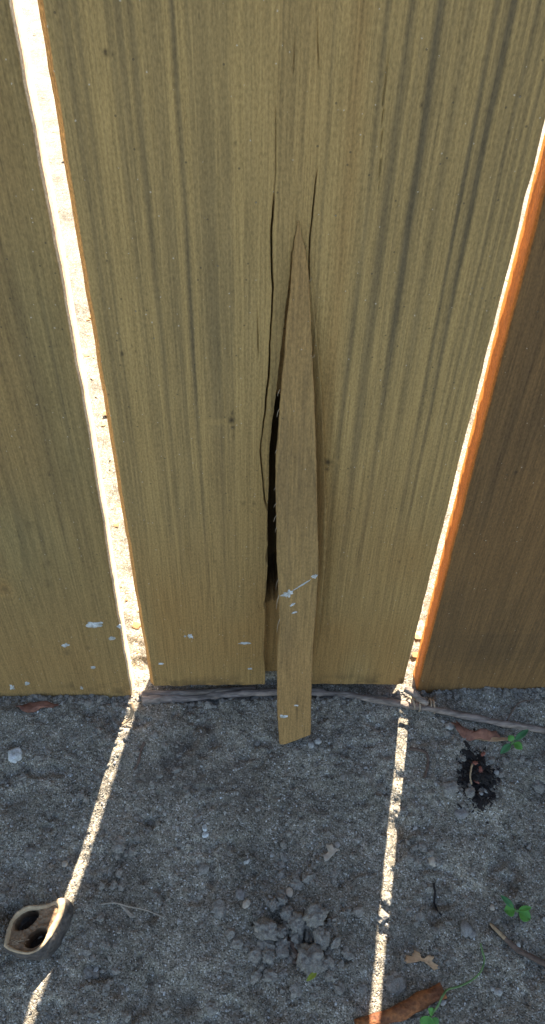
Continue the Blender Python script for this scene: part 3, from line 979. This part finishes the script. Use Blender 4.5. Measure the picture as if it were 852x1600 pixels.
# ------------------------------------------------------------------ nut shell half
def nut():
    RIM_Z = gz(gpts([(52, 1462)], 0.0)[0]) + 0.0108
    out = [(5, 1479), (12, 1448), (23, 1428), (42, 1415), (63, 1412.5), (79, 1410), (93, 1403), (101, 1404), (102.5, 1414), (98, 1432), (88, 1452), (77, 1469), (63, 1484), (45, 1491.5),
           (24, 1489), (12, 1484)]
    O = np.array([at_ground(a, b, RIM_Z) for a, b in out])
    O = catmull(list(O) + [O[0]], 6)[:-1]
    n = len(O)
    c = np.array(at_ground(52, 1452, RIM_Z))
    root = empty('nut_shell', (c[0], c[1], gz(c)))
    tag(root, 'empty half of a brown nut shell with two hollow chambers', 'nut shell')
    lo = gz(c) - 0.001
    ang = np.arctan2(O[:, 1] - c[1], O[:, 0] - c[0])
    base_c = np.array([c[0] + 0.0015, c[1] - 0.0002, 0])
    # outer wall: rim edge, out to the belly, in to the soil
    rings = []
    prof = [(0.985, RIM_Z), (1.015, RIM_Z - .0008), (1.05, RIM_Z - .003), (1.05, RIM_Z - .0052), (0.97, RIM_Z - .0078), (0.82, lo - .0015)]
    for k, (s, z) in enumerate(prof):
        p = c + (O - c) * s
        if 1 < k: p = p + np.array([0.0015, -0.0002, 0]) * (k - 1) * 0.5
        w = 1 + (0.07 * fbm(ang * 5 + 7, np.full(n, z * 900), 4, 3) if k > 1 else 0)
        p = c + (p - c) * (w[:, None] if k > 1 else 1)
        p = p.copy()
        p[:, 2] = z
        rings.append(p)

    def loft(rs, name, mat):
        V = np.concatenate(rs)
        I = np.arange(len(V)).reshape(len(rs), n)
        q = np.stack([I[:-1], I[1:], np.roll(I[1:], -1, 1), np.roll(I[:-1], -1, 1)], -1).reshape(-1, 4)
        o = mesh_np(name, V, [q], mat)
        o.modifiers.new('soft', 'SUBSURF').render_levels = 1
        return local(o, root)
    loft(rings, 'outer_shell', M_SHELL)
    # rim: a rounded lip, wide towards the point and the right
    wid = 0.86 - 0.20 * np.exp(-((ang - 0.15) / 0.75) ** 2) + 0.02 * np.sin(ang * 3)
    rr = []
    for s, z in ((0.99, RIM_Z - .0002), (0.975, RIM_Z + .0006), (0.04, RIM_Z + .0007), (0.0, RIM_Z), (-0.03, RIM_Z - .0016)):
        p = c + (O - c) * (wid[:, None] + s if s < 0.5 else s)
        p = p.copy()
        p[:, 2] = z + 0.0003 * fbm(ang * 9, np.full(n, z * 800), 2, 2)
        rr.append(p)
    loft(rr, 'rim', M_RIM)
    # lining: a relief with two pits and a ridge between them
    h1, h2 = at_ground(42, 1437, RIM_Z - .002), at_ground(57, 1466, RIM_Z - .002)
    axis = math.radians(38)
    ca, sa = math.cos(axis), math.sin(axis)
    ks = np.linspace(1, 0, 46)[:-1]
    V = []
    for s in ks:
        p = c + (O - c) * (wid[:, None] * s + 0.012)
        V.append(p)
    V = np.concatenate(V + [c[None, :]])
    z = np.full(len(V), RIM_Z - 0.0009)
    rad = np.repeat(ks, n)
    rad = np.append(rad, 0)
    z = z - 0.0008 * (1 - rad)
    pitn = np.zeros(len(V))
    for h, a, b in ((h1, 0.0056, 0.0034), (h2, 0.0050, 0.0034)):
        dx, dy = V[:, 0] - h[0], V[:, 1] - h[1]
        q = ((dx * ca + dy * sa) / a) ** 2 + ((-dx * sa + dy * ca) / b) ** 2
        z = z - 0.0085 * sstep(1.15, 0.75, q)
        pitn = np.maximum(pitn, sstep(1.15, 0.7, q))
    z = z + 0.0004 * fbm(V[:, 0] * 900, V[:, 1] * 900, 4, 2)
    V[:, 2] = np.maximum(z, lo + .0008)
    I = np.arange(45 * n).reshape(45, n)
    q = np.stack([I[:-1], np.roll(I[:-1], -1, 1), np.roll(I[1:], -1, 1), I[1:]], -1).reshape(-1, 4)
    t = np.stack([I[-1], np.roll(I[-1], -1), np.full(n, 45 * n)], -1)
    local(mesh_np('chamber_lining', V, [q, t], M_INNER, None, {'pit': pitn}), root)
    # fibres in the point of the shell
    for i in range(7):
        a, b = (12 + i * 1.5, 1474 + (i % 3) * 3), (30 + i * 2.6, 1466 + (i * 7 % 5) * 4 - i)
        p0, p1 = at_ground(*a, RIM_Z - .0012), at_ground(*b, RIM_Z - .0026)
        m_ = (p0 + p1) / 2 + np.array([0, 0, .0009])
        local(tube('fibre', [p0, m_, p1], 0.00035, 0.0002, M_RIM, None, 6, 5, 0.2, 1, i), root)


nut()

# ------------------------------------------------------------------ plants


def leaf_pts(base, tip, width, up=0.0, n=7):
    """leaf in space between two points (base, tip): grid of n x 5 with a fold"""
    base, tip = np.array(base), np.array(tip)
    ax = tip - base
    L = np.linalg.norm(ax)
    ax /= L
    side = np.cross(ax, [0, 0, 1.0])
    side /= np.linalg.norm(side)
    nrm = np.cross(side, ax)
    V = []
    for i in range(n + 1):
        t = i / n
        w = width * 0.5 * (math.sin(math.pi * t ** 0.85) ** 0.75 + 0.03)
        for s in (-1, -.5, 0, .5, 1):
            V.append(base + ax * L * t + side * w * s + nrm * (abs(s) * width * 0.10 + up * math.sin(math.pi * t)))
    return np.array(V), n


def leaf(name, base, tip, width, mat, parent, up=0.0):
    V, n = leaf_pts(base, tip, width, up)
    I = np.arange((n + 1) * 5).reshape(n + 1, 5)
    q = np.stack([I[:-1, :-1], I[:-1, 1:], I[1:, 1:], I[1:, :-1]], -1).reshape(-1, 4)
    o = mesh_np(name, V, [q], mat)
    s = o.modifiers.new('thick', 'SOLIDIFY')
    s.thickness = 0.00022
    o.modifiers.new('soft', 'SUBSURF').render_levels = 1
    if parent: local(o, parent)
    return o


def seedling(cpx, leaves, label, h):
    """leaves: (tip px, tip py, width px, height of the tip, material)"""
    foot = gpts([cpx], 0.0)[0]
    top = np.array(at_ground(cpx[0], cpx[1] - 1, foot[2] + h))
    root = empty('seedling', tuple(foot))
    tag(root, label, 'plant')
    local(tube('stem', [foot - np.array([0, 0, .002]), (foot + top) / 2 + np.array([.0006, 0, 0]), top], 0.0006, 0.0005, M_STEM, None, 8, 6, 0.05), root)
    for i, (tx, ty, w, dz, m) in enumerate(leaves):
        tip = at_ground(tx, ty, foot[2] + dz)
        b = top + (np.array(tip) - top) * 0.14
        leaf('leaf', b, tip, w * PXM, m, root, 0.0006)
        local(tube('leaf_stalk', [top, (top + b) / 2 + np.array([0, 0, .0002]), b], 0.0004, 0.00035, M_STEM, None, 6, 3, 0.0), root)


seedling((801, 1161), [(826, 1140, 11, .0085, M_GREEN_D), (782, 1178, 12, .006, M_GREEN_D), (795, 1149, 14, .0095, M_GREEN), (816, 1171, 17, .0075, M_GREEN)],
         'green four leaf seedling beside the red brown leaf near the fence', 0.008)
seedling((807, 1424), [(782, 1399, 10, .006, M_GREEN_D), (831, 1418, 9, .006, M_GREEN), (788, 1423, 20, .005, M_GREEN), (829, 1436, 22, .0045, M_GREEN)],
         'green four leaf seedling above the brown twig at the right', 0.0055)

gv = empty('green_vine', tuple(gpts([(690, 1560)], 0)[0]))
tag(gv, 'thin green vine shoot curling over the end of the orange stick', 'vine')
local(tube('stem', gpts([(751, 1474), (755, 1489), (757, 1500), (752, 1517), (738, 1531), (718, 1541), (700, 1546), (692, 1556), (684, 1572), (676, 1583), (668, 1596)],
                        [.003, .003, .003, .003, .003, .004, .0075, .008, .006, .004, .003]), 0.00036, 0.00048, M_STEM, None, 8, 8, 0.08), gv)
local(tube('tendril', gpts([(751, 1474), (753, 1484), (755, 1492)], [.005, .0045, .004]), 0.0003, 0.0004, M_STEM, None, 6, 4, 0.05), gv)
for b, t, w, hb, ht in (((677, 1584), (669, 1576), 11, .004, .007), ((672, 1588), (664, 1612), 24, .005, .004), ((676, 1590), (684, 1603), 12, .004, .003)):
    leaf('leaf', gpts([b], hb)[0], gpts([t], ht)[0], w * PXM, M_GREEN, gv, 0.0004)

# ------------------------------------------------------------------ sticks, twigs, straws
P = gpts([(556, 1604), (582, 1597), (604, 1589), (628, 1580), (652, 1567), (672, 1557), (689, 1550), (693, 1548)], [.0026, .0028, .003, .003, .0031, .0031, .003, .0026])
tag(tube('bark_stick', P, 0.0027, 0.0033, M_BARK, None, 24, 14, 0.16, 0.8, 4), 'short orange brown stick crossed by the sun streak at the bottom', 'stick')
tag(tube('twig', gpts([(768, 1446), (785, 1462), (805, 1481), (828, 1494), (860, 1509)], 0.0012), 0.0011, 0.0015, M_TWIG, None, 10, 8, 0.2, 0.9, 6),
    'dark brown twig lying at the right below a seedling', 'twig')
tag(tube('twig', gpts([(766, 1443), (776, 1453), (789, 1466)], 0.0024), 0.0006, 0.0010, M_TWIGTAN, None, 8, 6, 0.2, 0.8, 8), 'short tan sliver lying on the upper end of the dark twig', 'twig')
tag(tube('root_thread', gpts([(678, 1380), (680, 1395), (679, 1410), (682, 1420), (690, 1430)], 0.0006), 0.0006, 0.0004, M_BLACK, None, 8, 6, 0.2, 1.0, 2),
    'thin black root thread on the sand right of the sun streak', 'root')
tag(tube('straw', gpts([(158, 1413), (178, 1410.5), (200, 1416), (228, 1422), (258, 1434)], [.0008, .0015, .0018, .0014, .0006]), 0.0004, 0.0003, M_STRAW, None, 6, 8, 0.1),
    'pale thin curved straw on the sand right of the nut shell', 'straw')
tag(ground_sheet('leaf_scrap', [(186, 1412), (195, 1416), (206, 1428), (213, 1433), (205, 1434), (196, 1424)], 0.0012, M_STRAW), 'small pale scrap of leaf under the thin straw', 'leaf')
tag(tube('bark_strip', gpts([(204, 1098), (207, 1110), (203, 1122), (191, 1132)], [.006, .004, .003, .0015]), 0.0013, 0.0008, M_TWIGTAN, None, 8, 8, 0.15, 0.6, 5),
    'small curled tan bark strip at the foot of the wide gap', 'bark')
tag(tube('twig', gpts([(738, 1194), (735, 1212), (737, 1226)], [.003, .0045, .003]), 0.0005, 0.0004, M_TWIGTAN, None, 6, 5, 0.1), 'short pale straw standing in the dark debris', 'twig')
tag(tube('twig', gpts([(226, 1160), (220, 1175), (217, 1190), (210, 1203)], 0.0007), 0.0008, 0.0005, M_TWIG, None, 8, 6, 0.2), 'thin dark twig on the sand beside the left sun streak', 'twig')
tag(tube('twig', gpts([(640, 1170), (655, 1172), (667, 1178), (669, 1195), (664, 1215)], 0.0006), 0.0009, 0.0006, M_TWIG, None, 8, 6, 0.25), 'crooked dark twig between the right sun streak and the dark debris', 'twig')
tag(tube('twig', gpts([(453, 1466), (458, 1480), (466, 1495), (461, 1506)], [.002, .002, .002, .001]), 0.0010, 0.0013, M_TWIG, None, 8, 6, 0.25), 'brown rootlet at the left edge of the clod heap', 'root')

# ------------------------------------------------------------------ leaves and chips
rl_ = ground_sheet('dry_leaf', [(707, 1131), (716, 1127), (724, 1135), (735, 1143), (748, 1147), (760, 1144), (775, 1141), (782, 1150), (768, 1156), (745, 1154), (728, 1150), (712, 1146)],
                   0.0032, M_REDLEAF, None, 0.0005, lambda x, y: 0.0022 * np.sin(x * 420) + 0.0012 * np.sin(y * 600 + 1))
tag(rl_, 'red brown curled dry leaf beside the seedling near the fence', 'leaf')
tag(ground_sheet('leaf_scrap', [(742, 1155), (762, 1152), (788, 1152), (793, 1156), (770, 1158)], 0.0016, M_TANLEAF), 'tan leaf stalk scrap under the red brown leaf', 'leaf')
tl = ground_sheet('leaf_fragment', [(634, 1502), (637, 1494), (645, 1492), (649, 1485), (656, 1488), (655, 1494), (663, 1498), (670, 1493), (677, 1497), (676, 1504), (684, 1508), (686, 1514), (680, 1517),
                                    (672, 1510), (668, 1503), (660, 1502), (652, 1499), (645, 1503), (637, 1505)], 0.0018, M_TANLEAF, None, 0.0004, lambda x, y: 0.0008 * np.sin(x * 500))
tag(tl, 'lobed tan leaf fragment above the orange stick', 'leaf')
tag(ground_sheet('leaf_fragment', [(504, 1335), (512, 1330), (511, 1320), (518, 1318), (522, 1326), (529, 1328), (521, 1336), (510, 1343)], 0.002, M_TANSTONE, None, 0.0005,
                 lambda x, y: 0.0012 * np.sin(x * 600)), 'small tan leaf fragment lying alone in the middle of the sand', 'leaf')
yl = leaf('small_leaf', gpts([(495, 1519)], .002)[0], gpts([(479, 1533)], .003)[0], 8 * PXM, M_YELLOW, None, .0004)
tag(yl, 'tiny yellow green leaf below the clod heap', 'leaf')
tag(ground_sheet('leaf_scrap', [(28, 1104), (48, 1097), (75, 1096), (90, 1101), (70, 1106), (52, 1111), (38, 1110)], 0.0022, M_REDLEAF, None, 0.0005, lambda x, y: 0.001 * np.sin(x * 500)),
    'reddish frayed leaf scrap at the foot of the left board', 'leaf')

# paint chips and stones
stone('paint_chip', 24, 1180, 14, M_WHITE, 3, 'white chip of dried paint lying left of the wide sun streak', 'paint chip', .35, .38, 0.85, .4, 3, .25, None, .12, 1.6)
stone('paint_chip', 320, 1294, 5.5, M_WHITE, 5, 'small white paint chip in the middle of the sand, upper of two touching', 'paint chip', .35, .6, .8, .2, 3, .2)
stone('paint_chip', 321, 1304, 5.5, M_WHITE, 6, 'small white paint chip in the middle of the sand, lower of two touching', 'paint chip', .35, .5, 1.0, .9, 3, .2)
stone('pebble', 728, 1451, 12, M_GREYSTONE, 8, 'smooth grey pointed pebble left of the lower seedling', 'pebble', .16, .55, 0.75, -.25, 3, .25, None, .02)
stone('pebble', 737, 1459, 7, M_GREYSTONE, 9, 'small dark flat pebble tucked under the pointed grey pebble', 'pebble', .2, .5, .9, .4, 3, .3)
stone('pebble', 453, 1394, 8, M_TANSTONE, 10, 'tan flat pebble above the clod heap', 'pebble', .2, .4, .7, .1, 3, .25, None, .03)
stone('pebble', 385, 1412, 7, M_TANSTONE, 11, 'rounded tan pebble left of the tan flat pebble', 'pebble', .2, .5, .8, -.4, 3, .3)
stone('pebble', 404, 1452, 6, M_TANSTONE, 12, 'pale tan pebble stuck to the left side of a grey clod', 'pebble', .25, .7, .9, .5, 3, .1, None, .05, 1.2, .001)
stone('clod', 617, 1535, 15, M_CLOD, 13, 'broad grey soil lump above the left end of the orange stick', 'clod', .25, .35, 1.0, .3, 4, .3, None, .1)
stone('pebble', 376, 1398, 8.5, M_GREYSTONE, 14, 'grey flat stone up and left of the pale tan pebble', 'pebble', .22, .3, .9, .2, 3, .35)
stone('pebble', 318, 1357, 9, M_CLOD, 15, 'grey flat stone below the small white paint chips', 'pebble', .22, .35, 1.0, .5, 3, .4)
stone('pebble', 721, 1271, 9, M_GREYSTONE, 16, 'grey oval stone below the dark debris', 'pebble', .15, .4, 1.3, .2, 3, .3)
stone('pebble', 676, 1346, 8, M_TANSTONE, 17, 'faint tan pebble right of the long right sun streak', 'pebble', .2, .4, .8, 0, 3, .45)
stone('pebble', 769, 1418, 4.5, M_TANSTONE, 18, 'small orange tan pebble left of the lower seedling leaves', 'pebble', .2, .6, 1, 0, 2, .3)
stone('pebble', 497, 1158, 6, M_PALESTONE, 19, 'pale round pebble just right of the splinter foot', 'pebble', .2, .7, 1, 0, 3, .2)
stone('pebble', 487, 1164, 6, M_PALESTONE, 20, 'pale pebble under the corner of the splinter foot', 'pebble', .2, .6, 1, 0, 3, .35)
stone('pebble', 703, 1135, 7, M_PALESTONE, 21, 'pale pebble at the left end of the red brown leaf', 'pebble', .25, .6, 1.2, .4, 3, .25)
stone('pebble', 779, 1550, 5.5, M_PALESTONE, 22, 'pale pebble right of the green vine shoot, larger of two', 'pebble', .2, .6, 1.1, 0, 3, .25)
stone('pebble', 770, 1545, 3.5, M_PALESTONE, 23, 'pale pebble right of the green vine shoot, smaller of two', 'pebble', .2, .6, 1, 0, 2, .25)
stone('pebble', 810, 1476, 4, M_PALESTONE, 24, 'white grit pebble resting on the dark twig', 'pebble', .2, .7, 1, 0, 2, .1, None, .05, 1.2, .0012)
stone('pebble', 101, 1350, 5, M_TANSTONE, 25, 'small buff pebble left of the wide sun streak', 'pebble', .2, .6, 1, 0, 2, .3)

# ------------------------------------------------------------------ clod heap
CL = [(493, 1430, 16, 'largest lumpy grey clod, top right of the clod heap'), (466, 1441, 12, 'grey clod in the middle of the clod heap, below the dark gap'),
      (448, 1426, 11, 'bluish grey clod at the top left of the clod heap'), (464, 1459, 12, 'oblong grey clod stacked under the middle clod'),
      (463, 1476, 10, 'small rounded clod, lowest of three stacked in the heap'), (503, 1464, 15, 'flat angular clod at the right of the clod heap'),
      (486, 1499, 20, 'wide crumbly clod at the bottom of the clod heap'), (417, 1452, 15, 'low grey clod at the left of the heap beside a tan pebble'),
      (441, 1406, 9, 'small clod just below the tan flat pebble'), (429, 1413, 8, 'small clod between the two tan pebbles'), (438, 1456, 8, 'small clod between the left and middle clods'),
      (481, 1445, 7, 'tiny clod wedged beside the largest clod'), (505, 1506, 9, 'small crumb clod at the lower right of the heap'), (420, 1493, 9, 'dark low clod at the lower left of the heap')]
for i, (a, b, r, lab) in enumerate(CL):
    stone('clod', a, b, r, M_CLOD, 30 + i, lab, 'clod', 0.42, 0.72, 1.0 + 0.25 * math.sin(i * 2.1), i * 1.3, 4, 0.0, 'soil clods of the heap', 0.22, 1.9)
for i, (a, b, r, lab) in enumerate([(48, 1332, 9, 'small dark clod on the sand at the far left above the nut shell'), (186, 1322, 10, 'low grey clod right of the wide sun streak'),
                                    (605, 1404, 9, 'flat crumbly clod touching the right sun streak'), (566, 1544, 6, 'low grey clod left of the right sun streak near the bottom'),
                                    (842, 1228, 10, 'grey clod at the right edge of the sand'), (330, 1575, 8, 'small dark clod near the bottom edge'), (704, 1232, 13, 'rounded grey clod at the lower left of the dark debris')]):
    stone('clod', a, b, r, M_CLOD, 60 + i, lab, 'clod', 0.4, 0.6, 1.1, i * 1.1, 4, 0.35, None, 0.14, 1.5)


# ------------------------------------------------------------------ dark debris: black flakes too mixed to count, and the bits that stand out of it
def scatter(name, cnt, place, size, mat, seed, sub=1, label=None, tone=None, flat=(0.5, 0.9), elong=0.7):
    """many small lumps in one mesh"""
    rng = np.random.RandomState(seed)
    bm = bmesh.new()
    bmesh.ops.create_icosphere(bm, subdivisions=sub, radius=1)
    base = np.array([v.co[:] for v in bm.verts])
    fac = np.array([[v.index for v in f.verts] for f in bm.faces])
    bm.free()
    xy = place(rng, cnt)
    cnt = len(xy)
    s = size(rng, cnt)
    nv = len(base)
    V = base[None] * (1 + 0.35 * (rng.rand(cnt, nv, 1) - .5) * 2)
    V = V * np.stack([0.7 + elong * rng.rand(cnt), 0.7 + .7 * rng.rand(cnt), flat[0] + (flat[1] - flat[0]) * rng.rand(cnt)], -1)[:, None, :]
    a = rng.rand(cnt) * 6.283
    ca, sa = np.cos(a)[:, None], np.sin(a)[:, None]
    V = np.stack([V[..., 0] * ca - V[..., 1] * sa, V[..., 0] * sa + V[..., 1] * ca, V[..., 2]], -1) * s[:, None, None]
    z = ground_z(xy[:, 0], xy[:, 1]) + s * 0.25
    V = V + np.stack([xy[:, 0], xy[:, 1], z], -1)[:, None, :]
    Fc = fac[None] + (np.arange(cnt) * nv)[:, None, None]
    t = rng.rand(cnt) if tone is None else tone(rng, cnt)
    o = mesh_np(name, V.reshape(-1, 3), [Fc.reshape(-1, 3)], mat, None, {'tone': np.repeat(t, nv)}, smooth=False)
    return tag(o, label, None, None, 'stuff')


dc = at_ground(748, 1213)


def deb_place(rng, n):
    p = rng.randn(n, 2) * np.array([.0042, .0072]) + dc[:2]
    return p


dd = scatter('dark_debris', 520, deb_place, lambda r, n: 0.0004 + 0.0010 * r.rand(n) ** 2.5, M_BLACK, 3, 1, 'heap of black charred plant bits on the sand below the red brown leaf', None, (0.3, 0.9), 2.6)
dd.data.materials[0] = M_BLACK
tag(stone('debris_clump', 748, 1206, 20, M_BLACK, 71, 'crumpled black clump of rotted plant matter below the red brown leaf', 'debris', .9, .32, .7, .9, 5, .45, None, .5, 2.2))
for i in range(9):
    a = i * 0.72
    ax, ay = 746 + 20 * math.cos(a), 1216 + 26 * math.sin(a)
    tag(tube('charred_flake', gpts([(ax - 5, ay - 4), (ax, ay), (ax + 3 + i % 3, ay + 7)], [.001, .0028, .0008]), 0.0008, 0.0005, M_BLACK, None, 6, 4, .3, .5, i),
        'thin black plant shred in the dark debris', 'plant shred', 'black shreds in the dark debris')
for i, (a, b, r, lab) in enumerate([(742, 1192, 3.2, 'red seed husk at the top of the dark debris'), (751, 1202, 4.2, 'larger red brown husk in the middle of the dark debris'), (745, 1221, 3.2, 'orange red husk low in the dark debris'),
                                    (755, 1178, 3, 'reddish crumb above the dark debris')]):
    stone('seed_husk', a, b, r, M_REDSEED, 80 + i, lab, 'husk', .45, .35, 1.6, i * 1.3, 3, -.2, None, .3, 2.0, .0022)
for i, (a, b, r, lab) in enumerate([(740, 1208, 5, 'grey chip in the middle of the dark debris'), (776, 1207, 4, 'bluish grey chip at the right edge of the dark debris'), (760, 1236, 3.6, 'white crumb pair in the lower dark debris, right one'),
                                    (752, 1240, 3.4, 'white crumb pair in the lower dark debris, left one'), (735, 1238, 8, 'grey rounded lump in the lower dark debris')]):
    stone('stone_chip', a, b, r, M_CLOD if i in (0, 4) else M_PALESTONE, 90 + i, lab, 'stone chip', .45, .5, 1.2, i, 3, -.1, None, .2, 1.8, .0008)


# ------------------------------------------------------------------ loose grains, crumbs, litter
def near_place(rng, n):
    p = np.stack([rng.uniform(-.175, .17, n), rng.uniform(-.18, -.001, n)], -1)
    return p


def crumb_place(rng, n):
    p = near_place(rng, n)
    k = fbm(p[:, 0] * 32, p[:, 1] * 32, 7, 2)
    return p[k > -0.15 + 0.5 * rng.rand(n)]


def around(px, py, sx, sy):
    c = at_ground(px, py)
    return lambda rng, n: c[:2] + rng.randn(n, 2) * np.array([sx, sy])


scatter('sand_grains', 22000, near_place, lambda r, n: 0.00018 + 0.00036 * r.rand(n) ** 2.2, M_GRAIN, 1, 1, 'loose grains of grey sand')
scatter('soil_crumbs', 3600, crumb_place, lambda r, n: 0.0005 + 0.0014 * r.rand(n) ** 6, M_CLOD, 2, 2, 'crumbs of grey soil on the sand')
scatter('heap_crumbs', 130, around(470, 1452, .015, .014), lambda r, n: 0.0007 + 0.0022 * r.rand(n) ** 3, M_CLOD, 6, 2, 'crumbs of soil round the clod heap')
scatter('foot_crumbs', 700, lambda g, n: np.stack([g.uniform(-.18, .18, n), -.0004 - .006 * g.rand(n) ** 2], -1), lambda r, n: 0.0004 + 0.0014 * r.rand(n) ** 3, M_CLOD, 12, 2, 'soil crumbs banked against the foot of the boards')
scatter('pale_grit', 110, near_place, lambda r, n: 0.0006 + 0.0007 * r.rand(n) ** 2, M_PALESTONE, 5, 1, 'scattered tiny white and bluish grit')


def litter_place(rng, n):
    return np.stack([rng.uniform(-.5, .4, n), .02 + 1.5 * rng.rand(n) ** 1.7], -1)


scatter('leaf_litter', 2600, litter_place, lambda r, n: 0.0008 + 0.0030 * r.rand(n) ** 3.5, M_LITTER, 9, 1, 'bits of dry leaf on the sunlit sand behind the fence', None, (0.1, 0.3))
